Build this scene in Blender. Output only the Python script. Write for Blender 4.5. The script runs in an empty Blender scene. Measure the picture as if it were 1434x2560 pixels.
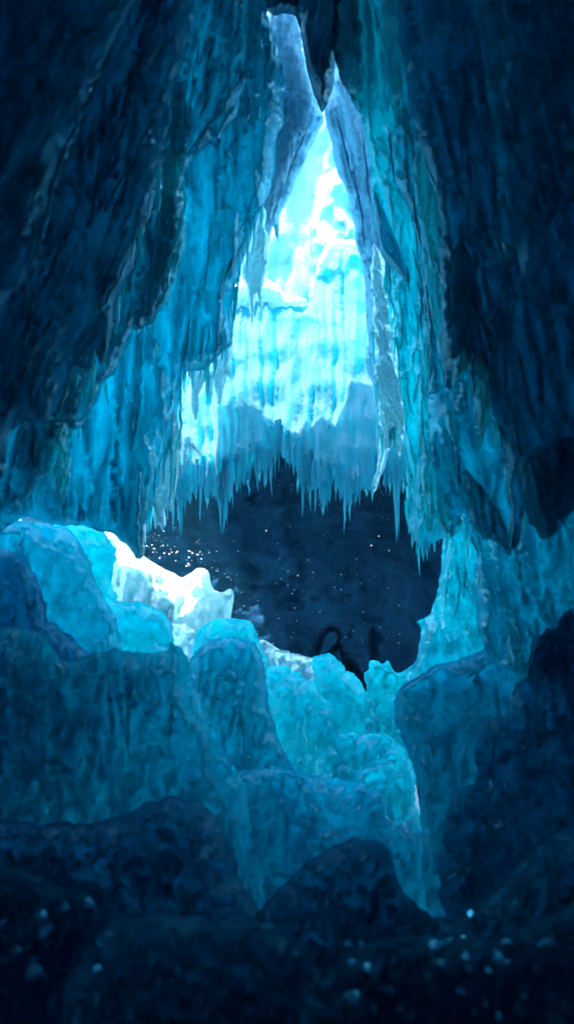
import bpy, math, random
import numpy as np
from mathutils import Vector
from mathutils.geometry import delaunay_2d_cdt

S = bpy.context.scene
C = S.collection
R = math.radians
K = 0.75 / 1280.0          # metres across one photo pixel, per metre of distance
EYE = 3.2                  # height of the eye above the lowest foreground ice
rng = np.random.default_rng(7)
random.seed(7)

# ------------------------------------------------------------------ noise
_G = rng.normal(size=(4096, 3)); _G /= np.linalg.norm(_G, axis=1)[:, None]
_P = rng.permutation(4096)
def _h(i, j, k):
    return _P[(_P[(_P[i & 4095] + j) & 4095] + k) & 4095]
def noise(x, y, z):
    x, y, z = np.broadcast_arrays(np.asarray(x, float), y, z)
    xi, yi, zi = np.floor(x).astype(int), np.floor(y).astype(int), np.floor(z).astype(int)
    xf, yf, zf = x - xi, y - yi, z - zi
    u, v, w = (t * t * t * (t * (t * 6 - 15) + 10) for t in (xf, yf, zf))
    r = 0
    for a in (0, 1):
        for b in (0, 1):
            for c in (0, 1):
                g = _G[_h(xi + a, yi + b, zi + c)]
                d = g[..., 0] * (xf - a) + g[..., 1] * (yf - b) + g[..., 2] * (zf - c)
                r = r + d * (u if a else 1 - u) * (v if b else 1 - v) * (w if c else 1 - w)
    return r * 1.6
def fbm(x, y, z, o=4, lac=2.03, gain=0.5):
    r, a = 0, 1.0
    for i in range(o):
        r = r + a * noise(x * lac ** i + 17.3 * i, y * lac ** i - 9.1 * i, z + 5.7 * i)
        a *= gain
    return r
def billow(x, y, z, o=3):
    r, a = 0, 1.0
    for i in range(o):
        r = r + a * np.abs(noise(x * 2 ** i + 31 * i, y * 2 ** i, z + 3.1 * i))
        a *= 0.5
    return r

# ------------------------------------------------------------------ helpers
def W(px, py, d):
    return np.stack([(px - 717.0) * K * d, d + 0 * px, EYE + (1280.0 - py) * K * d], -1)

def tag(o, label=None, cat=None, group=None, kind=None):
    if label: o['label'] = label
    if cat: o['category'] = cat
    if group: o['group'] = group
    if kind: o['kind'] = kind
    return o

def link_mesh(name, verts, faces, mat, parent=None, base='bottom', smooth=True):
    verts = np.asarray(verts, float)
    if parent is None:
        c = verts.mean(0); c[2] = verts[:, 2].min() if base == 'bottom' else verts[:, 2].max()
        org = c
    else:
        org = np.array(parent['_org']) if '_org' in parent else np.array(parent.matrix_world.translation)
    me = bpy.data.meshes.new(name)
    me.from_pydata((verts - org).tolist(), [], faces)
    if smooth: me.polygons.foreach_set('use_smooth', [True] * len(me.polygons))
    if mat: me.materials.append(mat)
    me.update()
    o = bpy.data.objects.new(name, me)
    C.objects.link(o)
    if parent is None:
        o.location = org
    else:
        o.parent = parent
    o['_org'] = [float(v) for v in org]
    return o

def seg_dist(px, py, line, closed):
    """distance of points to a polyline"""
    a = np.array(line, float)
    b = np.roll(a, -1, 0) if closed else a[1:]
    if not closed: a = a[:-1]
    out = np.full(len(px), 1e18)
    for s in range(0, len(a), 64):
        A, B = a[s:s + 64], b[s:s + 64]
        d = B - A
        L = (d * d).sum(1) + 1e-9
        t = ((px[:, None] - A[:, 0]) * d[:, 0] + (py[:, None] - A[:, 1]) * d[:, 1]) / L
        t = np.clip(t, 0, 1)
        dx = px[:, None] - (A[:, 0] + t * d[:, 0]); dy = py[:, None] - (A[:, 1] + t * d[:, 1])
        out = np.minimum(out, (dx * dx + dy * dy).min(1))
    return np.sqrt(out)

def inside(px, py, poly):
    a = np.array(poly); b = np.roll(a, -1, 0)
    c = np.zeros(len(px), bool)
    for (x0, y0), (x1, y1) in zip(a, b):
        if y0 == y1: continue
        m = ((y0 > py) != (y1 > py))
        c ^= m & (px < (x1 - x0) * (py - y0) / (y1 - y0) + x0)
    return c

def rough_outline(pts, step, amp, seed, chaikin=1):
    p = np.array(pts, float)
    for _ in range(chaikin):
        q = np.roll(p, -1, 0)
        p = np.stack([p * 0.8 + q * 0.2, p * 0.2 + q * 0.8], 1).reshape(-1, 2)
    out = []
    n = len(p)
    for i in range(n):
        a, b = p[i], p[(i + 1) % n]
        L = np.linalg.norm(b - a)
        m = (a + b) / 2
        st = step if (-60 < m[0] < 1494 and -60 < m[1] < 2620) else step * 9
        k = max(1, int(math.ceil(L / st)))
        for j in range(k):
            out.append(a + (b - a) * j / k)
    p = np.array(out)
    nx = fbm(p[:, 0] / 46, p[:, 1] / 46, seed + 0.3, 4, gain=0.6)
    ny = fbm(p[:, 0] / 46, p[:, 1] / 60, seed + 9.3, 4, gain=0.6)
    p[:, 0] += amp * nx; p[:, 1] += amp * 0.8 * ny
    keep = [p[0]]
    for q in p[1:]:
        if np.linalg.norm(q - keep[-1]) > step * 0.3: keep.append(q)
    return np.array(keep)

def relief(name, pts, d, mat, T=0.4, R_=40, step=9, rough=5, gx=0, gy=0, cx=None, cy=None,
           flute=(0.0, 30, 260, 0.0), lump=(0.0, 90, 90), fine=(0.0, 14, 60), creases=(), seed=0,
           back=0.7, parent=None, base='bottom', bulge=0.0, chaikin=1, smooth=True, bow=None, facet=0, fst=0.75):
    """a solid body of ice: the outline, seen across its own distance, with rounded rims, folds and lumps"""
    if d < 9.95:        # what hangs from the ceiling ends inside it
        pts = [(p[0], max(p[1], 1280 - 8.0 / (K * (d + 0.3)))) for p in pts]
    poly = rough_outline(pts, step, rough, seed, chaikin)
    lo, hi = poly.min(0), poly.max(0)
    xs = np.arange(max(lo[0], -60), min(hi[0], 1494), step)
    ys = np.arange(max(lo[1], -60), min(hi[1], 2620), step)
    g = np.stack(np.meshgrid(xs, ys), -1).reshape(-1, 2)
    g[:, 0] += (np.round((g[:, 1] - lo[1]) / step) % 2) * step * 0.5
    g += rng.uniform(-0.18, 0.18, g.shape) * step
    big = step * 9
    xs = np.arange(lo[0], hi[0], big); ys = np.arange(lo[1], hi[1], big)
    h = np.stack(np.meshgrid(xs, ys), -1).reshape(-1, 2) + rng.uniform(-3, 3, (len(xs) * len(ys), 2))
    m = (h[:, 0] < -70) | (h[:, 0] > 1504) | (h[:, 1] < -70) | (h[:, 1] > 2630)
    g = np.concatenate([g, h[m]]) if m.any() else g
    ins = inside(g[:, 0], g[:, 1], poly)
    g = g[ins]
    dd = seg_dist(g[:, 0], g[:, 1], poly, True)
    g = g[dd > step * 0.45]
    nb = len(poly)
    allp = np.concatenate([poly, g])
    vs, es, fs, ov, oe, of = delaunay_2d_cdt([Vector(v) for v in allp.tolist()], [], [list(range(nb))], 1, 1e-4)
    P = np.array([(v.x, v.y) for v in vs])
    n = len(P)
    px, py = P[:, 0], P[:, 1]
    isb = np.zeros(n, bool)
    cnt = {}
    for f in fs:
        for i in range(len(f)):
            e = (f[i], f[(i + 1) % len(f)]); e = e if e[0] < e[1] else (e[1], e[0])
            cnt[e] = cnt.get(e, 0) + 1
    for (a, b), c in cnt.items():
        if c == 1: isb[a] = isb[b] = True
    dist = seg_dist(px, py, poly, True); dist[isb] = 0
    Rl = R_ * (0.28 + 0.75 * np.clip(0.5 + fbm(px / 60, py / 60, seed + 3.3, 3), 0, 1.3))
    t = np.clip(dist / Rl, 0, 1)
    T = T * (0.55 + 0.5 * np.clip(0.5 + fbm(px / 90, py / 110, seed + 8.3, 2), 0, 1.2))
    prof = np.sin(t * math.pi / 2)
    cx = px.mean() if cx is None else cx
    cy = py.mean() if cy is None else cy
    D = d + gx * (px - cx) / 1000 + gy * (py - cy) / 1000
    if bow: D = D + bow[1] * ((px - bow[0]) / 1000) ** 2
    s = seed * 3.7
    wx = px + 14 * fbm(px / 120, py / 190, s + 2, 3)
    am, fx, fy, tilt = flute
    fr = 0
    if am:
        u = wx + tilt * py
        fr = fr - am * (billow(u / fx, py / fy, s, 3) - 0.35) * 1.5
    la, lx, ly = lump
    if la: fr = fr - la * (billow(px / lx, py / ly, s + 40, 3) - 0.35) * 1.4
    fa, qx, qy = fine
    if fa: fr = fr - fa * fbm(wx / qx, py / qy, s + 70, 3)
    if facet:
        ax = px + 22 * fbm(px / 50, py / 50, s + 5, 3); ay = (py + 22 * fbm(px / 50, py / 50, s + 15, 3)) * fst
        rg = np.random.default_rng(int(seed) + 100)
        for fs_, am_ in ((95, 1.0), (42, 0.4)):
            x0, x1, y0, y1 = ax.min(), ax.max(), ay.min(), ay.max()
            m_ = int(min(900, (x1 - x0) * (y1 - y0) / fs_ ** 2 + 6))
            sx, sy = rg.uniform(x0, x1, m_), rg.uniform(y0, y1, m_)
            ho, tx, ty = rg.uniform(-0.5, 0.5, m_), rg.normal(0, 0.8, m_), rg.normal(-0.2, 0.7, m_)
            bd = np.full(n, 1e18); bi_ = np.zeros(n, int)
            for q_ in range(m_):
                e_ = (ax - sx[q_]) ** 2 + (ay - sy[q_]) ** 2
                w_ = e_ < bd; bd[w_] = e_[w_]; bi_[w_] = q_
            fr = fr + facet * am_ * (ho[bi_] + (tx[bi_] * (ax - sx[bi_]) + ty[bi_] * (ay - sy[bi_])) / fs_)
    for cr in creases:
        line, wd, ht = cr
        q = seg_dist(px, py, line, False)
        fr = fr + ht * np.clip(1 - q / wd, 0, 1) ** 1.3
    if bulge:
        fr = fr + bulge * (np.clip(dist / (R_ * 3), 0, 1) ** 0.5)
    soft = np.clip(dist / (R_ * 0.55), 0, 1)
    dep_f = D - T * prof - fr * (0.25 + 0.75 * soft) * (dist > 0)
    dep_b = D + T * back * prof
    front = W(px, py, np.maximum(dep_f, 0.6)); backv = W(px, py, dep_b)
    idx = np.arange(n); bi = np.where(isb, idx, n + np.cumsum(~isb) - 1)
    verts = np.concatenate([front, backv[~isb]])
    faces = [tuple(f) for f in fs] + [tuple(int(bi[i]) for i in reversed(f)) for f in fs if not all(isb[i] for i in f)]
    o = link_mesh(name, verts, faces, mat, parent, base, smooth)
    FRONT[o.name] = (px, py, dep_f)
    return o

FRONT = {}
def surf_depth(o, x, y):
    px, py, dp = FRONT[o.name]
    return float(dp[np.argmin((px - x) ** 2 + (py - y) ** 2)])
def ridge(o, line, wd, mat, name='ridge', taper=True, seed=0, sides=8):
    """a raised, glassy rib of ice lying on the face of a body"""
    q = []
    for a, b in zip(line[:-1], line[1:]):
        k = max(2, int(math.hypot(b[0] - a[0], b[1] - a[1]) / 9))
        for j in range(k): q.append((a[0] + (b[0] - a[0]) * j / k, a[1] + (b[1] - a[1]) * j / k))
    q.append(line[-1]); q = np.array(q, float)
    for _ in range(3): q[1:-1] = (q[:-2] + q[1:-1] * 2 + q[2:]) / 4
    q[:, 0] += wd * 0.5 * fbm(q[:, 0] / 26, q[:, 1] / 40, seed, 3)
    dp = np.array([surf_depth(o, a, b) for a, b in q])
    for _ in range(4): dp[1:-1] = (dp[:-2] + dp[1:-1] * 2 + dp[2:]) / 4
    dp = dp - wd * 0.3 * K * dp
    w = np.stack([W(q[i, 0], q[i, 1], dp[i]) for i in range(len(q))])
    n = len(q); t = np.linspace(0, 1, n)
    r = wd * 0.5 * (0.35 + 0.65 * np.abs(np.sin(math.pi * np.clip(t * 1.02, 0, 1))) ** 0.6) * (0.65 + 0.7 * np.abs(fbm(t * 7, seed + 0 * t, 2.2, 2)))
    r[0] = r[-1] = 0.3
    v, f = tube(w, r * K * dp, sides, seed)
    return link_mesh(name, v, f, mat, o)

def icicle_geo(px, py, L, r, d, bend=0.0, sides=7, rings=9, seed=0, root=10):
    """hanging taper with swellings; px,py = where it hangs from, L and r in photo pixels at distance d"""
    k = K * d
    vs, fs = [], []
    c0 = W(np.array(px), np.array(py), d)
    for i in range(rings):
        t = i / (rings - 1)
        rr = r * (1 - t) ** 0.75 * (1 + 0.16 * math.sin(seed * 5 + t * 19)) + 0.25
        zz = root - t * (L + root)
        xo = bend * t * t * L + 0.6 * r * math.sin(seed + t * 3.0) * t
        for j in range(sides):
            a = 2 * math.pi * j / sides + seed
            w = 1 + 0.22 * math.sin(3 * a + seed * 7)
            vs.append((c0[0] + (xo + rr * w * math.cos(a)) * k, c0[1] + rr * w * math.sin(a) * k, c0[2] + zz * k))
    for i in range(rings - 1):
        for j in range(sides):
            a, b = i * sides + j, i * sides + (j + 1) % sides
            fs.append((a, b, b + sides, a + sides))
    vs.append((c0[0] + bend * L * k, c0[1], c0[2] - (L + 1) * k))
    tip = len(vs) - 1
    for j in range(sides):
        fs.append(((rings - 1) * sides + (j + 1) % sides, (rings - 1) * sides + j, tip)[::-1])
    fs.append(tuple(range(sides)))
    return vs, fs

def icicle(parent, px, py, L, r, d, mat, **k):
    v, f = icicle_geo(px, py, L, r, d, **k)
    return link_mesh('icicle', v, f, mat, parent)

def tube(pts, rad, sides=8, seed=0):
    vs, fs = [], []
    p = np.array(pts, float); n = len(p)
    for i in range(n):
        t = p[min(i + 1, n - 1)] - p[max(i - 1, 0)]; t /= np.linalg.norm(t) + 1e-9
        a = np.cross(t, (0, 1, 0)); a /= np.linalg.norm(a) + 1e-9; b = np.cross(t, a)
        for j in range(sides):
            w = 2 * math.pi * j / sides
            r = rad[i] * (1 + 0.25 * math.sin(3 * w + i * 1.7 + seed))
            vs.append(p[i] + a * r * math.cos(w) + b * r * math.sin(w))
    for i in range(n - 1):
        for j in range(sides):
            q, s = i * sides + j, i * sides + (j + 1) % sides
            fs.append((q, s, s + sides, q + sides))
    fs.append(tuple(range(sides))[::-1]); fs.append(tuple((n - 1) * sides + j for j in range(sides)))
    return np.array(vs), fs

# ------------------------------------------------------------------ materials
def nt(name):
    m = bpy.data.materials.new(name); m.use_nodes = True
    n = m.node_tree; n.nodes.clear()
    return m, n
def ice(name, diff, trans, tmix=0.55, rough=0.09, spec=1.45, bump=0.5, bscale=3.0, stretch=0.25, cloud=None, cfac=0.5, cscale=1.2,
        bdist=0.05, gmax=0.2, gcol=(0.45, 0.85, 1), dirt=None):
    m, n = nt(name); N = n.nodes; L = n.links
    out = N.new('ShaderNodeOutputMaterial')
    tc = N.new('ShaderNodeNewGeometry')
    mp = N.new('ShaderNodeMapping'); mp.inputs['Scale'].default_value = (1, 1, stretch)
    L.new(tc.outputs['Position'], mp.inputs['Vector'])
    n1 = N.new('ShaderNodeTexNoise'); n1.inputs['Scale'].default_value = bscale; n1.inputs['Detail'].default_value = 6; n1.inputs['Roughness'].default_value = 0.62
    n1.inputs['Distortion'].default_value = 0.5
    L.new(mp.outputs[0], n1.inputs['Vector'])
    n2 = N.new('ShaderNodeTexNoise'); n2.inputs['Scale'].default_value = bscale * 5.5; n2.inputs['Detail'].default_value = 4
    n2.inputs['Distortion'].default_value = 1.2
    L.new(mp.outputs[0], n2.inputs['Vector'])
    ad = N.new('ShaderNodeMath'); ad.operation = 'MULTIPLY_ADD'; ad.inputs[1].default_value = 0.35
    L.new(n2.outputs[0], ad.inputs[0]); L.new(n1.outputs[0], ad.inputs[2])
    bp = N.new('ShaderNodeBump'); bp.inputs['Strength'].default_value = bump; bp.inputs['Distance'].default_value = bdist * 3
    L.new(ad.outputs[0], bp.inputs['Height'])
    df = N.new('ShaderNodeBsdfDiffuse'); tr = N.new('ShaderNodeBsdfTranslucent'); gl = N.new('ShaderNodeBsdfGlossy')
    gl.inputs['Roughness'].default_value = rough
    gl.inputs['Color'].default_value = (*gcol, 1)
    def tint(c, sock, c2):
        # cloudy veins of trapped air
        mx = N.new('ShaderNodeMix'); mx.data_type = 'RGBA'
        n3 = N.new('ShaderNodeTexNoise'); n3.inputs['Scale'].default_value = cscale; n3.inputs['Detail'].default_value = 7; n3.inputs['Roughness'].default_value = 0.6
        n3.inputs['Distortion'].default_value = 0.8
        L.new(mp.outputs[0], n3.inputs['Vector'])
        rp = N.new('ShaderNodeMapRange'); rp.inputs['From Min'].default_value = 0.42; rp.inputs['From Max'].default_value = 0.72
        rp.inputs['To Max'].default_value = cfac
        L.new(n3.outputs[0], rp.inputs[0]); L.new(rp.outputs[0], mx.inputs[0])
        mx.inputs[6].default_value = (*c, 1); mx.inputs[7].default_value = (*c2, 1)
        last = mx.outputs[2]
        if dirt:
            n4 = N.new('ShaderNodeTexNoise'); n4.inputs['Scale'].default_value = dirt[0]; n4.inputs['Detail'].default_value = 5
            L.new(tc.outputs['Position'], n4.inputs['Vector'])
            r4 = N.new('ShaderNodeMapRange'); r4.inputs['From Min'].default_value = dirt[1]; r4.inputs['From Max'].default_value = dirt[1] + 0.08
            r4.inputs['To Max'].default_value = dirt[2]
            L.new(n4.outputs[0], r4.inputs[0])
            m4 = N.new('ShaderNodeMix'); m4.data_type = 'RGBA'; m4.inputs[7].default_value = (0.004, 0.02, 0.05, 1)
            L.new(r4.outputs[0], m4.inputs[0]); L.new(last, m4.inputs[6]); last = m4.outputs[2]
        L.new(last, sock)
    cl = cloud or tuple(min(1, x * 1.8 + 0.05) for x in diff)
    tint(diff, df.inputs['Color'], cl)
    tint(tuple(x * 0.92 for x in trans), tr.inputs['Color'], tuple(min(1.0, x * 1.12 + 0.02) for x in trans))
    for s in (df, tr, gl): L.new(bp.outputs[0], s.inputs['Normal'])
    m1 = N.new('ShaderNodeMixShader'); m1.inputs[0].default_value = tmix
    L.new(df.outputs[0], m1.inputs[1]); L.new(tr.outputs[0], m1.inputs[2])
    fq = N.new('ShaderNodeFresnel'); fq.inputs['IOR'].default_value = spec
    L.new(bp.outputs[0], fq.inputs['Normal'])
    fz = N.new('ShaderNodeMath'); fz.operation = 'MINIMUM'; fz.inputs[1].default_value = gmax
    L.new(fq.outputs[0], fz.inputs[0])
    m2 = N.new('ShaderNodeMixShader')
    L.new(fz.outputs[0], m2.inputs[0]); L.new(m1.outputs[0], m2.inputs[1]); L.new(gl.outputs[0], m2.inputs[2])
    L.new(m2.outputs[0], out.inputs['Surface'])
    return m

M_blue = ice('blue_ice', (0.008, 0.21, 0.38), (0.008, 0.78, 0.89), 0.84, cloud=(0.02, 0.4, 0.55), bump=0.4, stretch=0.45, bscale=2.0, cfac=1.0, cscale=1.6, dirt=(5, 0.7, 0.4))
M_cyan = ice('clear_cyan_ice', (0.01, 0.36, 0.62), (0.010, 0.94, 0.99), 0.9, cloud=(0.03, 0.6, 0.82), bump=0.45, cfac=1.0, cscale=1.8, dirt=(6, 0.7, 0.5))
M_deep = ice('deep_blue_ice', (0.006, 0.12, 0.25), (0.010, 0.72, 0.88), 0.84, stretch=0.45, cloud=(0.01, 0.2, 0.34), rough=0.12, spec=1.6, gmax=0.2, bump=0.7, bscale=2.2, cfac=1.0, cscale=1.6)  # darker tint for the near curtains, carrying part of their shade
M_frost = ice('frosted_ice', (0.42, 0.82, 0.97), (0.6, 0.97, 1.0), 0.8, rough=0.15, spec=1.6, gmax=0.5, gcol=(0.8, 0.97, 1), bump=0.4, bscale=6, stretch=0.3, cfac=0.8, cloud=(0.6, 0.9, 1.0))
M_grey = ice('grey_frosted_ice', (0.36, 0.60, 0.74), (0.46, 0.80, 0.94), 0.75, rough=0.3, bump=0.8, bscale=5, cfac=0.8, cloud=(0.6, 0.7, 0.78))
M_snow = ice('packed_snow_ice', (0.68, 0.92, 0.98), (0.6, 0.97, 1.0), 0.5, rough=0.35, bump=0.6, bscale=3, stretch=0.6, cfac=0.6, cloud=(0.85, 0.95, 0.98))
M_fall = ice('waterfall_ice', (0.10, 0.24, 0.29), (0.05, 0.74, 0.88), 0.72, rough=0.5, gmax=0.012, gcol=(0.6, 0.9, 1), bump=0.35, bscale=7, stretch=0.03, cfac=0.8, cscale=0.5, cloud=(0.30, 0.44, 0.49))
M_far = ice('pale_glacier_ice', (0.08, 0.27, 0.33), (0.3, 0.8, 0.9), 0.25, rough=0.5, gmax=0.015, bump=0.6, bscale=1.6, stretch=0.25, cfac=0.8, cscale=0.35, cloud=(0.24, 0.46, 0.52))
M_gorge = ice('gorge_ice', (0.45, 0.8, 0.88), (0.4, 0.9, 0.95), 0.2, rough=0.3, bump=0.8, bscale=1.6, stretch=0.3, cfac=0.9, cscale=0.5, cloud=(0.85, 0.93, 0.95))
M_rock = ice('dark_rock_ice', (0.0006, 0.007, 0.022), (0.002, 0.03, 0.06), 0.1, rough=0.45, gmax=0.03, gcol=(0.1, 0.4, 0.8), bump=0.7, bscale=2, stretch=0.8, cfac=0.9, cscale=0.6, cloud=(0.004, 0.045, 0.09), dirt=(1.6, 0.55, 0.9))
M_shell = ice('old_dark_ice', (0.004, 0.045, 0.11), (0.004, 0.05, 0.1), 0.05, rough=0.4, gmax=0.04, cloud=(0.008, 0.08, 0.16), bump=0.5, bscale=1.5, cfac=0.3)
M_bcyan = ice('block_cyan_ice', (0.01, 0.38, 0.62), (0.010, 0.94, 0.99), 0.9, cloud=(0.03, 0.6, 0.82), rough=0.25, gmax=0.05, bump=0.35, bscale=2, cfac=1.0, cscale=1.0, stretch=0.5, dirt=(6, 0.72, 0.4))
M_bblue = ice('block_blue_ice', (0.008, 0.19, 0.36), (0.008, 0.765, 0.87), 0.8, cloud=(0.02, 0.36, 0.56), rough=0.25, gmax=0.05, bump=0.35, bscale=2, cfac=1.0, cscale=1.0, stretch=0.5, dirt=(5, 0.7, 0.4))
M_bdeep = ice('block_deep_ice', (0.004, 0.07, 0.16), (0.008, 0.55, 0.72), 0.75, cloud=(0.008, 0.14, 0.26), rough=0.3, gmax=0.05, bump=0.4, bscale=2, cfac=1.0, cscale=1.0, stretch=0.5)  # darker copy of the block ice, foreground shade put into the tint
M_spike = ice('spike_ice', (0.006, 0.07, 0.12), (0.01, 0.36, 0.46), 0.6, cloud=(0.02, 0.12, 0.18), rough=0.15, bump=0.4, cfac=0.8)
M_clear = ice('clear_wet_ice', (0.25, 0.72, 0.85), (0.3, 0.95, 1.0), 0.65, rough=0.06, spec=2.1, gmax=0.7, gcol=(0.75, 0.96, 1), bump=0.25, bscale=4, cfac=0.5)
M_pale = ice('pale_clear_ice', (0.10, 0.7, 0.9), (0.15, 0.98, 1.0), 0.94, cloud=(0.1, 0.7, 0.85), gcol=(0.35, 0.85, 1), bump=0.5, cfac=1.0, cscale=1.6, gmax=0.3)
M_bead = ice('wet_bead_ice', (0.1, 0.5, 0.6), (0.3, 0.95, 1.0), 0.6, rough=0.12, spec=3.0, gmax=0.7, gcol=(0.3, 0.8, 1), bump=0, cfac=0)
M_glint = ice('glint_ridge_ice', (0.06, 0.6, 0.8), (0.1, 0.94, 1.0), 0.6, rough=0.2, spec=3.2, gmax=0.8, gcol=(0.35, 0.85, 1), bump=0.3, bscale=6, cfac=0.3)  # glint brightness put into the colour: ridges tinted lighter than their curtains
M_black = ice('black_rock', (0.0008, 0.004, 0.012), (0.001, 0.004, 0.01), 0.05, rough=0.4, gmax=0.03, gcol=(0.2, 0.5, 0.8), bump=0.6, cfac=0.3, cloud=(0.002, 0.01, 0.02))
M_flake = ice('ice_spray', (0.9, 0.95, 0.98), (0.9, 0.95, 0.98), 0.4, rough=0.1, bump=0, cfac=0)

# ------------------------------------------------------------------ cave shell, ground, gorge (the setting)
def sheet(name, fn, nu, nv, mat, amp=0.25, sc=1.6, seed=0, kind='structure'):
    u, v = np.meshgrid(np.linspace(0, 1, nu), np.linspace(0, 1, nv))
    p = fn(u.ravel(), v.ravel())
    q = np.stack([fbm(p[:, 0] / sc, p[:, 1] / sc, p[:, 2] / sc + seed + i * 9, 4) for i in range(3)], -1)
    p = p + q * amp
    f = [(j * nu + i, j * nu + i + 1, (j + 1) * nu + i + 1, (j + 1) * nu + i) for j in range(nv - 1) for i in range(nu - 1)]
    o = link_mesh(name, p, f, mat)
    o['kind'] = kind
    return o
def st(*a): return np.stack(a, -1)
# ground: one sheet that slopes from the viewer down into the gorge and on to its far end
sheet('ground', lambda u, v: st(-12 + 24 * u, -6 + 36 * v, np.interp(-6 + 36 * v, [-6, 1, 3, 6, 8.5, 12, 30], [1.0, 0.9, 0.4, -1.2, -3.2, -4.2, -4.5])), 90, 120, M_shell, 0.2)
# ceiling: arched, ends in a lip beyond the ice curtains
sheet('ceiling', lambda u, v: st(-9 + 18 * u, -6 + (15.2 + 0.35 * np.sin(u * 23) + 0.2 * np.sin(u * 61 + 1) + 0.1 * np.sin(u * 130)) * v, EYE + 7.9 - 0.0 * u), 80, 70, M_shell, 0.25)
sheet('cave_wall_left', lambda u, v: st(-7.2 + 0 * u, -6 + 15 * u, -6 + 18 * v), 60, 60, M_shell, 0.3)
sheet('cave_wall_right', lambda u, v: st(7.2 + 0 * u, -6 + 15 * u, -6 + 18 * v), 60, 60, M_shell, 0.3)
sheet('cave_wall_back', lambda u, v: st(-9 + 18 * u, -5 + 0 * u, -6 + 18 * v), 60, 60, M_shell, 0.3)
sheet('bounce_floor', lambda u, v: st(-12 + 24 * u, 9.7 + 20 * v, -2.5 + 0 * u), 60, 50, M_snow, 0.3)  # unseen pale floor added to bounce light onto the backs of the ice
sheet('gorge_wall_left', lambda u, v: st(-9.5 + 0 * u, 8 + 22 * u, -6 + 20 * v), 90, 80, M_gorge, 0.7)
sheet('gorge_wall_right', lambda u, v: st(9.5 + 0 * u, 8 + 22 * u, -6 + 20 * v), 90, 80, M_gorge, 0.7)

# ------------------------------------------------------------------ far ice
def thing(o, label, cat, group=None): return tag(o, label, cat, group)

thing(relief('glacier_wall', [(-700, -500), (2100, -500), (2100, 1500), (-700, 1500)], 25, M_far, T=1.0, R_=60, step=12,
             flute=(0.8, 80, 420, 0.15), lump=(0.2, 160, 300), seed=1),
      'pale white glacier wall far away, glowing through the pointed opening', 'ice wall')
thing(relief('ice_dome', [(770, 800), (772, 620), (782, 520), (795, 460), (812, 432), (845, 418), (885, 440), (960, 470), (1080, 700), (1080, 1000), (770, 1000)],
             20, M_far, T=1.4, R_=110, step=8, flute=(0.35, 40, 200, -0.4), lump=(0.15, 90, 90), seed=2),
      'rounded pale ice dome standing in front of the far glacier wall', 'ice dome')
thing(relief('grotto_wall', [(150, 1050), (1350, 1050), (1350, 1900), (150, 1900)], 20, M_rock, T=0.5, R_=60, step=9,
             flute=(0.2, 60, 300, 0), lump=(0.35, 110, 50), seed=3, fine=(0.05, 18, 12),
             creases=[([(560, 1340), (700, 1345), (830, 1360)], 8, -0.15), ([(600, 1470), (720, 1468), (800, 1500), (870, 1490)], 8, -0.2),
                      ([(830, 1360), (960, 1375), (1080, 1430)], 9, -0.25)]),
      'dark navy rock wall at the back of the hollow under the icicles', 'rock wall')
# unseen roof of the dark hollow, extended to keep sun off its back wall
def slab(name, x0, x1, y0, y1, z0, z1, mat, label, cat, amp=0.12):
    n = 26
    u, v = np.meshgrid(np.linspace(0, 1, n), np.linspace(0, 1, n)); u, v = u.ravel(), v.ravel()
    def surf(z):
        p = st(x0 + (x1 - x0) * u, y0 + (y1 - y0) * v, z + 0 * u)
        p[:, 2] += amp * fbm(p[:, 0], p[:, 1], z, 4)
        return p
    a, b = surf(z1), surf(z0)
    f = []
    for j in range(n - 1):
        for i in range(n - 1):
            q = (j * n + i, j * n + i + 1, (j + 1) * n + i + 1, (j + 1) * n + i)
            f.append(q); f.append(tuple(x + n * n for x in reversed(q)))
    ring = [i for i in range(n)] + [j * n + n - 1 for j in range(1, n)] + [(n - 1) * n + i for i in range(n - 2, -1, -1)] + [j * n for j in range(n - 2, 0, -1)]
    for i in range(len(ring)):
        p, q = ring[i], ring[(i + 1) % len(ring)]
        f.append((p, p + n * n, q + n * n, q))
    o = link_mesh(name, np.concatenate([a, b]), f, mat)
    return tag(o, label, cat)
slab('shade_shelf', -2.8, 8.5, 14.6, 17.27, EYE + 2.5, EYE + 3.3, M_rock, 'unseen dark rock shelf added to shade the hollow, forward of the ledge', 'rock shelf')
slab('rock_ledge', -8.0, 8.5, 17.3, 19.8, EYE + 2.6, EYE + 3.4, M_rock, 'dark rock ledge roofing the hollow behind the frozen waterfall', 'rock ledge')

fall_pts = [(360, 700), (540, 745), (575, 735), (600, 705), (632, 700), (662, 692), (690, 716), (715, 745), (742, 741), (770, 756), (779, 735), (790, 690), (797, 650),
            (812, 612), (835, 599), (855, 603), (880, 601), (905, 612), (960, 640), (1120, 700), (1120, 1200), (1060, 1220), (1010, 1190), (960, 1205), (905, 1225),
            (880, 1265), (850, 1280), (820, 1270), (790, 1250), (760, 1235), (740, 1210), (715, 1175), (690, 1165), (660, 1172), (630, 1165), (610, 1200), (585, 1215),
            (540, 1250), (500, 1265), (470, 1270), (430, 1265), (380, 1250), (350, 1000)]
_b = [i for i, p in enumerate(fall_pts) if p[1] > 1160]
_bx = np.array([fall_pts[i][0] for i in _b][::-1], float); _by = np.array([fall_pts[i][1] for i in _b][::-1], float)
_o = np.argsort(_bx); _bx, _by = _bx[_o], _by[_o]
teeth = []
_x = 1116.0
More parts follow.
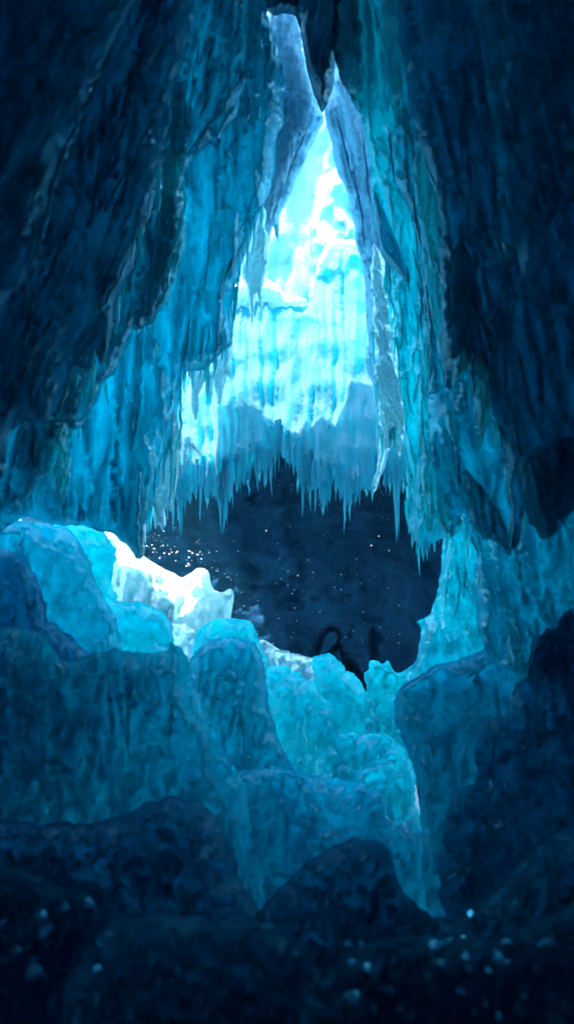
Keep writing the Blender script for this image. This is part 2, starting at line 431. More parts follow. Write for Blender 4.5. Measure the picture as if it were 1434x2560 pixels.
while _x > 352:
    teeth.append((_x, float(np.interp(_x, _bx, _by)) - random.uniform(20, 50) + 55 * float(noise(_x / 42, 0.3, 2.7))))
    _x -= random.uniform(5, 9)
    teeth.append((_x, float(np.interp(_x, _bx, _by)) + random.uniform(-25, 50) * random.random() + 55 * float(noise(_x / 42, 0.3, 2.7))))
    _x -= random.uniform(5, 9)
fall_pts = fall_pts[:_b[0]] + teeth + [(350, 1000)]
fall = thing(relief('frozen_waterfall', fall_pts, 12.6, M_fall, T=0.3, R_=60, step=6, rough=4, gy=-2.0, cy=1000, chaikin=0, flute=(0.15, 24, 800, 0.0), lump=(0.10, 150, 320),
                    fine=(0.004, 8, 220), seed=5, base='top',
                    creases=[([(600, 900), (660, 860), (720, 880)], 50, 0.04), ([(760, 790), (820, 800), (870, 815)], 36, 0.04), ([(800, 640), (850, 625), (890, 640)], 40, 0.06)]),
             'wide frozen waterfall, white on top and turquoise below, fringed with icicles', 'frozen waterfall')
relief('snow_cap', [(786, 700), (792, 660), (806, 622), (834, 597), (855, 600), (882, 598), (915, 612), (960, 650), (905, 640), (880, 622), (850, 622), (826, 640), (810, 680)], 12.9, M_snow, T=0.12, R_=14,
       step=5, rough=3, lump=(0.05, 24, 24), gy=4.0, cy=620, seed=71, parent=fall)
relief('snow_cap', [(560, 742), (598, 703), (632, 697), (664, 690), (692, 715), (716, 743), (745, 739), (772, 756), (740, 766), (700, 770), (650, 775), (600, 782), (540, 790)], 12.8, M_snow, T=0.12, R_=20,
       step=5, rough=4, lump=(0.05, 30, 24), gy=4.0, cy=735, seed=72, parent=fall)
edge = [(385, 1250), (430, 1262), (470, 1268), (500, 1262), (540, 1246), (585, 1212), (610, 1196), (630, 1162), (660, 1168), (690, 1160), (715, 1170), (740, 1205), (760, 1230),
        (790, 1246), (820, 1265), (850, 1276), (880, 1260), (905, 1220), (960, 1200), (1010, 1186), (1060, 1215)]
ex, ey = np.array(edge, float).T
for i in range(98):
    x = 388 + (1058 - 388) * (i + random.uniform(-0.4, 0.4)) / 97
    y = float(np.interp(x, ex, ey)) - random.uniform(15, 60) + 55 * float(noise(x / 42, 0.3, 2.7))
    cl = 0.5 + 0.5 * math.sin(x / 17.0)
    L = random.choice([18, 30, 45, 60, 60, 85, 130]) * random.uniform(0.6, 1.2) * (0.6 + 0.6 * cl)
    icicle(fall, x, y, L, random.uniform(1.3, 4.2) * (1 + L / 140), 11.95 + random.uniform(-0.15, 0.25), M_fall, seed=i * 1.3, bend=random.uniform(-0.02, 0.02), root=50)

# ------------------------------------------------------------------ curtains round the opening
cur = dict(base='top')
L1 = relief('frosted_curtain', [(640, -140), (700, -140), (742, 60), (760, 120), (775, 200), (800, 268), (812, 300), (800, 322), (770, 385), (750, 425), (735, 460), (715, 512), (700, 530),
            (697, 580), (695, 620), (688, 590), (680, 560), (672, 600), (668, 640), (640, 650), (600, 660), (540, 650), (540, 300), (560, -140)], 9.9, M_grey, T=0.3, R_=34, step=6,
            rough=4, flute=(0.2, 18, 190, 0.32), fine=(0.05, 9, 16), seed=11, gx=0.4, **cur)
thing(L1, 'grey frosted ice curtain left of the apex, ending in one thin spike', 'ice curtain')
L1b = relief('frosted_curtain', [(680, -140), (735, -140), (745, 75), (757, 140), (770, 200), (779, 245), (772, 290), (762, 318), (758, 345), (750, 318), (742, 335), (736, 380), (722, 420),
            (705, 480), (690, 520), (670, 560), (620, 560), (640, 300), (660, 100)], 9.4, M_grey, T=0.2, R_=28, step=6, rough=4, flute=(0.12, 22, 180, 0.2), fine=(0.05, 9, 14), seed=12, **cur)
thing(L1b, 'smooth lavender grey ice sheet beside the dark central spike', 'ice curtain')
R1 = relief('frosted_curtain', [(812, 300), (806, 265), (818, 235), (830, 180), (820, -140), (900, -140), (930, 160), (990, 400), (1040, 700), (1080, 900), (1080, 1040), (1014, 1050), (1008, 1090),
            (1000, 1148), (990, 1108), (976, 1122), (956, 1180), (942, 1218), (932, 1234), (933, 1200), (945, 1150), (939, 1100), (943, 1030), (930, 960), (914, 920), (920, 850),
            (915, 760), (905, 680), (892, 620), (882, 545), (862, 475), (842, 425), (827, 360), (817, 312)], 9.7, M_grey, T=0.34, R_=34, step=6, rough=4,
            flute=(0.2, 20, 210, -0.22), fine=(0.05, 9, 16), seed=13, gx=-0.6, **cur)
thing(R1, 'long grey to white frosted curtain along the right rim of the opening', 'ice curtain')
R1b = relief('frosted_curtain', [(930, 600), (955, 640), (975, 740), (990, 860), (1010, 980), (1022, 1050), (1010, 1090), (1000, 1145), (992, 1110), (985, 1100), (975, 1120), (962, 1130),
             (955, 1170), (940, 1222), (932, 1232), (942, 1160), (940, 1100), (948, 1040), (936, 970), (930, 900), (936, 800), (925, 700)], 9.1, M_frost, T=0.12, R_=24, step=5, rough=5,
             flute=(0.09, 14, 120, -0.35), fine=(0.03, 8, 14), seed=14, **cur)
thing(R1b, 'white crinkled frost fringe tapering to a long point on the right rim', 'ice fringe')

D = relief('hanging_ice_spike', [(560, -900), (600, -140), (636, -20), (676, 40), (712, 34), (738, 40), (745, 60), (754, 110), (767, 180), (783, 235), (798, 272), (806, 286), (815, 268), (822, 250), (833, 215), (836, 180),
            (842, 130), (880, 90), (1040, -40), (1080, -900)], 8.7, M_spike, T=0.45, R_=36, step=6, rough=3, flute=(0.2, 26, 240, 0.1), seed=15, fine=(0.02, 10, 30),
            creases=[([(765, 80), (775, 140), (800, 200), (806, 270)], 12, 0.12)], **cur)
thing(D, 'dark blue spike of ice pointing down into the apex of the opening', 'ice spike')
D2 = relief('hanging_ice_spike', [(850, -140), (842, 60), (838, 130), (842, 165), (858, 200), (872, 235), (893, 262), (905, 300), (912, 330), (916, 280), (908, 200), (925, 100), (930, -140)], 8.5, M_spike,
            T=0.25, R_=24, step=6, rough=3, flute=(0.12, 20, 160, -0.2), seed=16, **cur)
thing(D2, 'narrow dark plum tinted ice blade right of the central spike', 'ice spike')

L2 = relief('ice_curtain', [(600, -900), (640, -140), (672, 60), (690, 105), (700, 150), (708, 200), (713, 260), (708, 310), (690, 345), (687, 420), (676, 477), (655, 515), (640, 560), (613, 598),
            (600, 650), (598, 690), (585, 735), (575, 790), (578, 830), (576, 865), (560, 870), (545, 890), (520, 925), (490, 930), (462, 930), (448, 960), (442, 1020), (440, 1060),
            (425, 1075), (418, 1120), (405, 1150), (395, 1210), (380, 1250), (372, 1300), (362, 1330), (360, 1385), (347, 1402), (330, 1375), (310, 1358), (295, 1352), (280, 1335),
            (240, 1325), (200, 1312), (130, 1310), (60, 1290), (0, 1330), (-60, 1400), (-60, 1150), (90, 950), (240, 720), (330, 450), (350, 200), (350, -900)], 8.3, M_blue, T=0.4, R_=50, step=6, rough=5, gx=1.4, cx=500,
            flute=(0.34, 44, 420, 0.06), lump=(0.12, 90, 240), fine=(0.03, 12, 60), seed=21, facet=0.16, fst=0.22, bow=(500, 0.3),
            creases=[([(605, 590), (560, 690), (540, 800)], 26, 0.16), ([(640, 540), (585, 640), (570, 720)], 12, 0.14), ([(660, 300), (650, 430), (600, 560)], 20, 0.12),
                     ([(455, 930), (452, 1050), (440, 1160), (425, 1270)], 10, 0.16), ([(540, 600), (500, 720), (470, 900)], 14, 0.10), ([(210, 1150), (205, 1290)], 10, 0.12),
                     ([(350, 1180), (345, 1290), (350, 1390)], 12, 0.14), ([(300, 1210), (305, 1275)], 8, 0.15), ([(270, 1000), (262, 1180), (268, 1300)], 18, 0.12),
                     ([(350, 900), (330, 1040), (335, 1200)], 18, 0.12)], **cur)
thing(L2, 'broad blue ice curtain left of the opening, glowing turquoise at its foot', 'ice curtain')
R2 = relief('ice_curtain', [(840, -900), (835, -60), (830, 100), (838, 150), (850, 200), (864, 226), (890, 270), (912, 318), (914, 345), (921, 385), (925, 430), (930, 480), (943, 520), (950, 580),
            (960, 650), (975, 720), (985, 800), (992, 900), (1003, 980), (1014, 1050), (1010, 1090), (1018, 1130), (1030, 1180), (1024, 1230), (1018, 1270), (1016, 1320), (1030, 1345),
            (1045, 1368), (1052, 1370), (1060, 1396), (1068, 1372), (1078, 1360), (1100, 1343), (1130, 1350), (1170, 1300), (1200, 1000), (1190, 600), (1130, 200), (1120, -900)], 8.2, M_cyan,
            T=0.35, R_=40, step=6, rough=5, gx=-1.4, cx=1000, flute=(0.3, 34, 330, -0.1), lump=(0.1, 80, 200), fine=(0.04, 10, 50), seed=22, facet=0.16, fst=0.22, bow=(1000, 0.3),
            creases=[([(950, 340), (975, 500), (1010, 640), (1040, 760)], 14, 0.14), ([(1030, 880), (1020, 980), (1035, 1050)], 12, 0.16), ([(1050, 1000), (1055, 1150), (1040, 1290)], 12, 0.18),
                     ([(1010, 760), (1000, 850), (1015, 930)], 10, 0.14), ([(1075, 1180), (1060, 1260), (1075, 1340)], 14, 0.16)], **cur)
thing(R2, 'bright turquoise ice curtain right of the opening with a dripping foot', 'ice curtain')
for i, (x, y, L, r, b) in enumerate([(1042, 1350, 40, 5, 0), (1058, 1350, 55, 5, 0), (1072, 1345, 35, 4, 0), (1085, 1335, 40, 4, 0), (1096, 1330, 30, 3, 0), (1032, 1335, 30, 4, 0)]):
    icicle(R2, x, y, L, r, 8.15, M_cyan, seed=i + 2.2, bend=b)
for i, (x, y, L, r, b) in enumerate([(355, 1340, 60, 7, -0.1), (330, 1330, 50, 7, 0.1), (440, 1180, 95, 5, -0.12), (432, 1040, 70, 6, 0), (305, 1220, 55, 7, 0), (230, 1250, 60, 7, 0)]):
    icicle(L2, x, y, L, r, 7.95, M_frost, seed=i + 1.7, bend=b)

rl = random.Random(9)
def rim_icicles(o, line, n, d, mat, Lr, rr):
    lx = np.array(line, float)
    for i in range(n):
        t = (i + rl.random()) / n * (len(lx) - 1); k = min(int(t), len(lx) - 2); f = t - k
        x, y = lx[k] * (1 - f) + lx[k + 1] * f
        L = rl.uniform(*Lr) * (1.5 if rl.random() < 0.2 else 0.8)
        icicle(o, float(x) + rl.uniform(-8, 4), float(y) - rl.uniform(2, 14), L, rl.uniform(*rr) * (0.6 + L / 110), d + rl.uniform(-0.1, 0.1), mat, seed=i * 1.7, bend=rl.uniform(-0.08, 0.05), root=22)
cl = dict(T=0.08, R_=15, step=4, rough=3, fine=(0.02, 7, 22), base='top')
for pts, d, lab in [
    ([(652, 500), (667, 540), (661, 565), (670, 590), (672, 650), (666, 676), (659, 703), (651, 725), (661, 782), (646, 753), (640, 728), (636, 750), (629, 834), (624, 770), (613, 705),
      (602, 678), (613, 636), (625, 612), (635, 560)], 8.75, 'lantern shaped frosted ice cluster ending in a long drip, highest on the left rim'),
    ([(578, 845), (579, 900), (572, 947), (565, 935), (560, 950), (553, 1008), (543, 1010), (535, 972), (532, 942), (527, 990), (514, 972), (520, 930), (540, 888), (560, 860)], 8.6,
     'crumpled frosty cluster of short stubs below the drip on the left rim'),
    ([(468, 918), (510, 895), (522, 920), (509, 960), (500, 985), (498, 1032), (491, 1054), (483, 1040), (476, 1005), (480, 960)], 8.55, 'single smooth pale ice tongue curving to a point'),
    ([(456, 1095), (472, 1085), (488, 1103), (506, 1142), (486, 1130), (475, 1122), (466, 1168), (452, 1160)], 8.5, 'small white ice thorn jutting sideways over the hollow'),
    ([(440, 1050), (454, 1075), (456, 1120), (446, 1165), (441, 1200), (433, 1240), (434, 1276), (424, 1280), (421, 1250), (415, 1272), (414, 1312), (405, 1328), (398, 1310), (390, 1326),
      (384, 1300), (380, 1262), (368, 1277), (361, 1262), (372, 1235), (388, 1205), (398, 1150), (412, 1120), (418, 1050)], 8.3, 'glittering white bundle of blunt icicles lowest on the left rim'),
    ([(318, 1235), (352, 1225), (364, 1290), (362, 1385), (348, 1403), (332, 1370), (317, 1330), (324, 1290)], 8.05, 'clear cyan ice tooth touching the white snow bank'),
]:
    o = relief('icicle_cluster', pts, d, M_frost, flute=(0.05, 9, 90, 0.1), seed=len(lab), chaikin=1, **cl)
    thing(o, lab, 'icicle cluster', 'frosted icicle clusters along the left rim')

P = relief('ice_pillar', [(1103, 1250), (1104, 1360), (1102, 1420), (1090, 1480), (1078, 1530), (1062, 1542), (1038, 1555), (1051, 1572), (1048, 1600), (1045, 1640), (1028, 1672), (1000, 1710),
           (1100, 1900), (1500, 1900), (1500, 1300), (1200, 1200)], 8.9, M_cyan, T=0.35, R_=40, step=6, rough=4, flute=(0.22, 34, 160, -0.15), lump=(0.12, 60, 60), fine=(0.03, 12, 12), seed=24)
thing(P, 'turquoise ice pillar standing right of the dark hollow, with a small thorn', 'ice pillar')

for nm_, pts_ in (('shade_fin_left', [(250, -900), (620, -900), (640, 60), (640, 200), (600, 330), (560, 420), (500, 430), (330, 470), (250, 300)]),
                  ('shade_fin_right', [(940, -900), (1200, -900), (1200, 300), (1160, 440), (1080, 480), (1000, 430), (950, 300), (935, 100)])):
    tag(relief(nm_, pts_, 9.0, M_shell, T=0.15, R_=30, step=16, rough=8, base='top'), kind='structure')  # unseen slabs added behind the curtains to shade their tops
DR = [
 ('L', 'M_pale', 6.75, [(300, 660), (330, 590), (372, 520), (420, 470), (462, 480), (464, 590), (445, 680), (418, 740), (398, 772), (360, 800), (318, 838), (300, 800), (322, 740)], 'ragged teal ice lobe with a torn lower edge, overlapping the lit curtain at mid left'),
 ('L', 'M_pale', 6.3, [(60, 1060), (110, 960), (175, 905), (205, 980), (180, 1060), (170, 1120), (182, 1190), (160, 1260), (140, 1240), (120, 1180), (90, 1200), (50, 1180), (30, 1120)], 'crumpled blue ice flap above the slope at far left'),
 ('L', 'M_pale', 6.6, [(385, 300), (405, 210), (440, 180), (470, 290), (464, 420), (455, 520), (440, 560), (425, 520), (405, 590), (392, 520), (380, 420)], 'slim fluted blue drape with two toes in the upper left'),
 ('L', 'M_blue', 7.6, [(560, -60), (640, -60), (655, 60), (660, 180), (650, 292), (638, 310), (628, 250), (608, 190), (575, 100)], 'smooth teal ice tongue hanging just left of the grey sheet'),
 ('R', 'M_pale', 6.7, [(945, -60), (1018, -60), (1025, 100), (1008, 250), (992, 335), (978, 260), (960, 140)], 'narrow blue ice tongue high on the right'),
 ('R', 'M_pale', 6.3, [(1045, 330), (1100, 430), (1135, 520), (1150, 640), (1135, 740), (1122, 850), (1098, 905), (1082, 820), (1062, 680), (1040, 520), (1030, 420)], 'tall folded blue drape with a blunt end on the upper right'),
 ('R', 'M_pale', 5.35, [(1140, 590), (1178, 640), (1192, 750), (1184, 870), (1160, 935), (1132, 985), (1124, 930), (1140, 850), (1126, 740)], 'glossy curved ice blade tapering to a point on the right wall'),
 ('R', 'M_pale', 5.2, [(1205, 860), (1228, 950), (1224, 1040), (1198, 1134), (1184, 1060), (1188, 950)], 'small leaf shaped ice blade below the curved one'),
 ('R', 'M_pale', 6.75, [(1052, 1080), (1085, 1120), (1105, 1200), (1118, 1290), (1128, 1345), (1105, 1320), (1090, 1290), (1070, 1345), (1056, 1260), (1046, 1170)], 'forked turquoise ice drip beside the foot of the right curtain'),
 ('R', 'M_blue', 5.1, [(1150, 1160), (1205, 1210), (1245, 1280), (1284, 1392), (1262, 1380), (1232, 1345), (1205, 1350), (1175, 1300), (1148, 1240)], 'dark hooked ice drape pointing down beside the pillar'),
 ('R', 'M_blue', 4.9, [(1290, 1150), (1350, 1110), (1440, 1090), (1480, 1180), (1440, 1270), (1388, 1335), (1355, 1352), (1325, 1300)], 'dark rounded ice flap at the right edge above the stepped block'),
]
for i_, (sd_, mt_, d_, p_, l_) in enumerate(DR):
    thing(relief('ice_drape', p_, d_, globals()[mt_], T=0.16, R_=26, step=6, rough=6, flute=(0.16, 18, 200, 0.22 if sd_ == 'L' else -0.16), lump=(0.06, 60, 120), fine=(0.03, 9, 26), seed=80 + i_, base='top'), l_, 'ice drape')
H1 = relief('hanging_ice_lobe', [(930, 470), (945, 490), (957, 520), (972, 560), (1000, 620), (1019, 690), (1002, 692), (968, 655), (948, 612), (938, 560)], 7.7, M_deep, T=0.2, R_=20, step=5,
            rough=2, creases=[([(975, 580), (995, 625), (1012, 675)], 8, 0.08)], seed=25, base='top')
thing(H1, 'dark glossy ice lobe curling down beside the right rim', 'ice lobe')

# ------------------------------------------------------------------ middle and near curtains
L3 = relief('ice_curtain', [(560, -300), (600, -140), (625, 60), (610, 130), (615, 200), (600, 260), (585, 300), (545, 345), (540, 370), (520, 360), (480, 400), (462, 420), (462, 513), (457, 584),
            (445, 640), (432, 696), (415, 745), (401, 765), (385, 800), (325, 833), (312, 880), (290, 940), (262, 950), (245, 1010), (200, 1070), (160, 1090), (120, 1170), (70, 1250),
            (30, 1270), (-200, 1300), (-420, 1300), (-420, -300)], 6.9, M_blue, T=0.35, R_=46, step=7, rough=7, gx=1.6, cx=450, flute=(0.34, 34, 300, 0.28), lump=(0.1, 80, 160),
            fine=(0.04, 12, 60), seed=31, facet=0.16, fst=0.22,
            creases=[([(490, 160), (425, 200), (415, 400), (405, 520)], 8, 0.14), ([(560, 250), (500, 300), (460, 370), (450, 480)], 16, 0.16), ([(440, 280), (430, 420), (435, 540)], 9, 0.16),
                     ([(350, 470), (320, 560), (300, 640)], 10, 0.14), ([(385, 490), (365, 560)], 8, 0.14), ([(600, 200), (560, 260), (520, 340)], 14, 0.14)], base='top')
thing(L3, 'folded blue ice curtain hanging in the middle distance on the left', 'ice curtain')
R3 = relief('ice_curtain', [(900, -300), (925, -20), (955, 100), (970, 220), (985, 330), (990, 400), (985, 450), (1010, 500), (1030, 560), (1050, 640), (1052, 700), (1055, 760), (1065, 850),
            (1075, 940), (1065, 1000), (1068, 1080), (1070, 1150), (1090, 1190), (1100, 1250), (1118, 1290), (1128, 1348), (1143, 1330), (1150, 1285), (1165, 1320), (1176, 1345),
            (1186, 1380), (1183, 1440), (1190, 1560), (1210, 1640), (1300, 1700), (1800, 1800), (1800, -300)], 7.0, M_blue, T=0.35, R_=44, step=7, rough=6, gx=-1.6, cx=1050,
            flute=(0.34, 32, 280, -0.2), lump=(0.1, 80, 150), fine=(0.04, 12, 60), seed=32, facet=0.16, fst=0.22,
            creases=[([(1000, 40), (985, 160), (1010, 330)], 10, 0.14), ([(1010, 350), (1020, 500)], 9, 0.14), ([(1110, 480), (1140, 560), (1165, 660)], 10, 0.14)], base='top')
thing(R3, 'folded blue ice curtain hanging in the middle distance on the right', 'ice curtain')
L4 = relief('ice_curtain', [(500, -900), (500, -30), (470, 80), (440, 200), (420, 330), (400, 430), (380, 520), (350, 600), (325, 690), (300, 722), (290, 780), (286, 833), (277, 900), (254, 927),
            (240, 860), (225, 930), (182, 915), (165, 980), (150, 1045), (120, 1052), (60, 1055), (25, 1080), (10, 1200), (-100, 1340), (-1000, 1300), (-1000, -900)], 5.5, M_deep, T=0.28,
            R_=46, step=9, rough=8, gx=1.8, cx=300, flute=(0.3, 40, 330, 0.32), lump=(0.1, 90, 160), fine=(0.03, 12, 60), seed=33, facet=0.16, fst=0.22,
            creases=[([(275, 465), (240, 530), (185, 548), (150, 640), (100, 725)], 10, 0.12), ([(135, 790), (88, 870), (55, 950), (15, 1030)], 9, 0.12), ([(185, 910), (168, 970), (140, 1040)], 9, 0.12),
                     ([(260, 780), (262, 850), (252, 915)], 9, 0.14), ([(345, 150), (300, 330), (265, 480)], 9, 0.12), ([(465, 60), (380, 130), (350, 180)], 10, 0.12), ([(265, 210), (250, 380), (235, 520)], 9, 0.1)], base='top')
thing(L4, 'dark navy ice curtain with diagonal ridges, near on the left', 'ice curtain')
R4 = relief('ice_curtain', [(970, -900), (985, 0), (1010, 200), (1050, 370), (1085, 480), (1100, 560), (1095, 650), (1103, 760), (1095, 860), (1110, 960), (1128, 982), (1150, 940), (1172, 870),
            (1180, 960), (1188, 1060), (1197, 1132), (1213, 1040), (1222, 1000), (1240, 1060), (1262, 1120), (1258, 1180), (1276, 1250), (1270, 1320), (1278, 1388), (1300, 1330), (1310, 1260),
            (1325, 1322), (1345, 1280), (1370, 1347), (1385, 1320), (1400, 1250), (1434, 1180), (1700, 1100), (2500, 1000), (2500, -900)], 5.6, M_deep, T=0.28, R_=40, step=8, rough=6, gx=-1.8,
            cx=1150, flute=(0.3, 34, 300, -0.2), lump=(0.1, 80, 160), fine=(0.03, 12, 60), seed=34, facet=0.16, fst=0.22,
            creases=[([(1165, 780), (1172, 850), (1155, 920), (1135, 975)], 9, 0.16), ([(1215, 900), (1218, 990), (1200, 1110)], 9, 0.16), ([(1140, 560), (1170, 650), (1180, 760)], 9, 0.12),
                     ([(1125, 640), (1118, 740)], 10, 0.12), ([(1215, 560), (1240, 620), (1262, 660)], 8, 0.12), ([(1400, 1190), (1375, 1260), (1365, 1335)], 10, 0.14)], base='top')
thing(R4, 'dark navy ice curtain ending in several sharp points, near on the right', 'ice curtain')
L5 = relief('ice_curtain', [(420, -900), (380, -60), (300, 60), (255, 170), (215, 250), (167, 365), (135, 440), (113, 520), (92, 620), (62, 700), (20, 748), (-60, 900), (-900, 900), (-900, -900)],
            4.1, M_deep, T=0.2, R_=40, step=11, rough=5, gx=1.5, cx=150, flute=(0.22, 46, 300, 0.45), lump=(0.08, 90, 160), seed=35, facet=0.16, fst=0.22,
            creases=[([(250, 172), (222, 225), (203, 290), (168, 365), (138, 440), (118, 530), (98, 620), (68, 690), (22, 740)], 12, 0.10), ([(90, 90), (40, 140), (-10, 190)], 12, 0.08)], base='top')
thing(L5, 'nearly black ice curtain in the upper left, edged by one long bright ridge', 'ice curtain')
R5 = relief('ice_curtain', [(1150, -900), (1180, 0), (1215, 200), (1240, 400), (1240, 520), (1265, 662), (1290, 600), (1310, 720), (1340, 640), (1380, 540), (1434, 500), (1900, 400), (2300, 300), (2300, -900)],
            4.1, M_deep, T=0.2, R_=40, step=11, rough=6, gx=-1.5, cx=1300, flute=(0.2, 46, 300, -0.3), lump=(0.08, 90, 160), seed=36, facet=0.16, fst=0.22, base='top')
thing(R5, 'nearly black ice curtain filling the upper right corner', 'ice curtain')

rim_icicles(L2, [(655, 530), (615, 605), (600, 680), (583, 760), (574, 868), (545, 895), (515, 930), (465, 932), (445, 1000), (430, 1075), (408, 1150), (385, 1245), (365, 1330)], 52, 8.35, M_pale, (22, 75), (3, 6.5))
rim_icicles(R2, [(930, 480), (950, 580), (975, 720), (992, 900), (1010, 1040), (1025, 1180), (1018, 1280), (1050, 1365), (1095, 1340)], 34, 8.25, M_pale, (22, 75), (3, 6.5))
rim_icicles(R1b, [(928, 860), (935, 960), (945, 1080), (960, 1120), (985, 1095), (1005, 1100)], 12, 9.0, M_pale, (20, 60), (3, 5.5))
rim_icicles(R3, [(1062, 860), (1075, 940), (1070, 1150), (1100, 1250), (1125, 1330), (1150, 1290), (1180, 1360)], 18, 6.95, M_pale, (25, 80), (3, 7))
rim_icicles(R4, [(1110, 960), (1180, 960), (1215, 1040), (1262, 1120), (1276, 1250), (1310, 1290), (1370, 1330)], 18, 5.55, M_pale, (25, 80), (3, 7))
rim_icicles(L3, [(462, 440), (455, 590), (415, 745), (325, 833), (262, 950), (200, 1070), (120, 1170)], 22, 6.85, M_pale, (25, 80), (3, 7))
rim_icicles(L4, [(400, 430), (350, 600), (290, 780), (254, 927), (165, 980), (60, 1055)], 18, 5.45, M_pale, (25, 80), (3, 7))
RG = [
 (L5, [([(250, 172), (222, 225), (203, 290), (168, 365), (138, 440), (118, 530), (98, 620), (68, 690), (22, 740)], 12), ([(232, 70), (205, 85), (180, 108)], 14)]),
 (L4, [([(262, 470), (240, 530), (187, 548)], 4), ([(187, 548), (150, 640), (100, 725)], 7), ([(135, 790), (92, 860), (55, 950), (18, 1030)], 8), ([(183, 915), (168, 970), (142, 1040)], 9),
       ([(140, 1042), (100, 1050), (48, 1075), (35, 1110)], 6), ([(265, 790), (262, 850), (253, 915)], 10), ([(272, 470), (255, 505), (240, 535)], 9), ([(265, 215), (258, 330), (248, 430), (235, 520)], 5),
       ([(395, 90), (372, 130), (347, 180)], 7), ([(352, 465), (325, 530), (305, 570)], 9), ([(420, 230), (418, 330), (412, 420), (400, 480)], 5), ([(345, 520), (335, 600), (325, 650)], 5)]),
 (L3, [([(462, 300), (450, 350), (443, 400)], 6), ([(565, 270), (530, 300), (495, 345), (468, 395)], 8), ([(620, 175), (590, 215), (570, 240)], 8), ([(627, 275), (615, 300)], 9),
       ([(430, 400), (428, 470), (434, 540)], 7), ([(445, 420), (440, 480), (440, 530)], 6), ([(392, 490), (382, 530), (372, 565)], 9), ([(412, 520), (400, 560), (390, 590)], 5),
       ([(545, 325), (552, 350), (545, 368)], 6), ([(510, 330), (480, 370), (470, 395)], 5), ([(345, 640), (335, 665), (330, 690)], 6)]),
 (L2, [([(640, 560), (600, 620), (565, 680), (548, 760)], 8), ([(655, 440), (630, 500), (612, 560), (585, 600)], 6), ([(452, 930), (450, 1000), (455, 1060), (440, 1130)], 6),
       ([(428, 1085), (428, 1160), (424, 1250), (428, 1275)], 8), ([(418, 1090), (412, 1150), (408, 1210)], 6), ([(392, 1160), (385, 1200), (383, 1240)], 8), ([(303, 1215), (302, 1245), (308, 1275)], 9),
       ([(208, 1270), (206, 1300)], 9), ([(600, 700), (590, 740), (583, 800)], 6), ([(560, 790), (553, 840), (540, 880)], 6), ([(690, 110), (685, 160), (672, 210)], 6), ([(670, 120), (660, 200)], 5)]),
 (R2, [([(947, 520), (950, 560), (958, 590)], 8), ([(1035, 770), (1048, 830), (1040, 880)], 7), ([(1005, 900), (1020, 960), (1025, 1030)], 7), ([(1048, 930), (1040, 970), (1030, 1010)], 9),
       ([(1055, 1040), (1052, 1110), (1045, 1180)], 6), ([(1040, 1130), (1035, 1200), (1028, 1260)], 8), ([(990, 780), (1000, 840), (998, 880)], 6), ([(1062, 1200), (1058, 1260), (1066, 1320)], 6)]),
 (R3, [([(975, 100), (978, 200), (985, 280)], 7), ([(1000, 30), (992, 100)], 8), ([(970, 330), (980, 400), (985, 455)], 7), ([(1045, 700), (1055, 760), (1050, 830)], 7), ([(1030, 620), (1050, 700), (1065, 790)], 5),
       ([(1145, 1150), (1148, 1190), (1152, 1215)], 7), ([(1095, 1230), (1105, 1280), (1120, 1330)], 6), ([(1072, 860), (1076, 930), (1070, 1000)], 5)]),
 (R4, [([(1166, 790), (1172, 850), (1158, 910), (1132, 975)], 13), ([(1122, 700), (1118, 760), (1115, 830)], 13), ([(1213, 920), (1214, 990), (1198, 1060), (1196, 1120)], 12), ([(1180, 900), (1183, 1000), (1192, 1080)], 5),
       ([(1215, 560), (1238, 610), (1265, 660)], 6), ([(1180, 700), (1183, 760), (1182, 830)], 7), ([(1250, 1060), (1252, 1110), (1263, 1150)], 6), ([(1318, 1200), (1325, 1250), (1326, 1310)], 10),
       ([(1285, 1310), (1280, 1350), (1277, 1385)], 9), ([(1400, 1190), (1378, 1250), (1365, 1330)], 13), ([(1434, 1150), (1410, 1200), (1400, 1250)], 10), ([(1060, 400), (1090, 470), (1120, 540)], 5),
       ([(1320, 820), (1328, 850)], 9), ([(1290, 1100), (1294, 1130)], 9), ([(1295, 880), (1300, 920)], 7)]),
 (R5, [([(1225, 570), (1245, 620), (1266, 658)], 9), ([(1262, 660), (1240, 655)], 6)]),
 (R1, [([(905, 330), (915, 420), (925, 520)], 5), ([(880, 420), (900, 520), (912, 620)], 5), ([(845, 300), (862, 380), (880, 450)], 5), ([(925, 640), (935, 760), (940, 860)], 6)]),
 (L1, [([(770, 310), (740, 390), (715, 450)], 5), ([(700, 440), (690, 500), (685, 540)], 5)]),
]
for o_, ls in RG:
    for i_, (ln, wd) in enumerate(ls):
        ridge(o_, ln, wd * 1.25, M_grey if o_ in (R1, L1) else M_pale if o_ in (L2, R2) else M_glint, seed=i_ * 2.3 + 1)

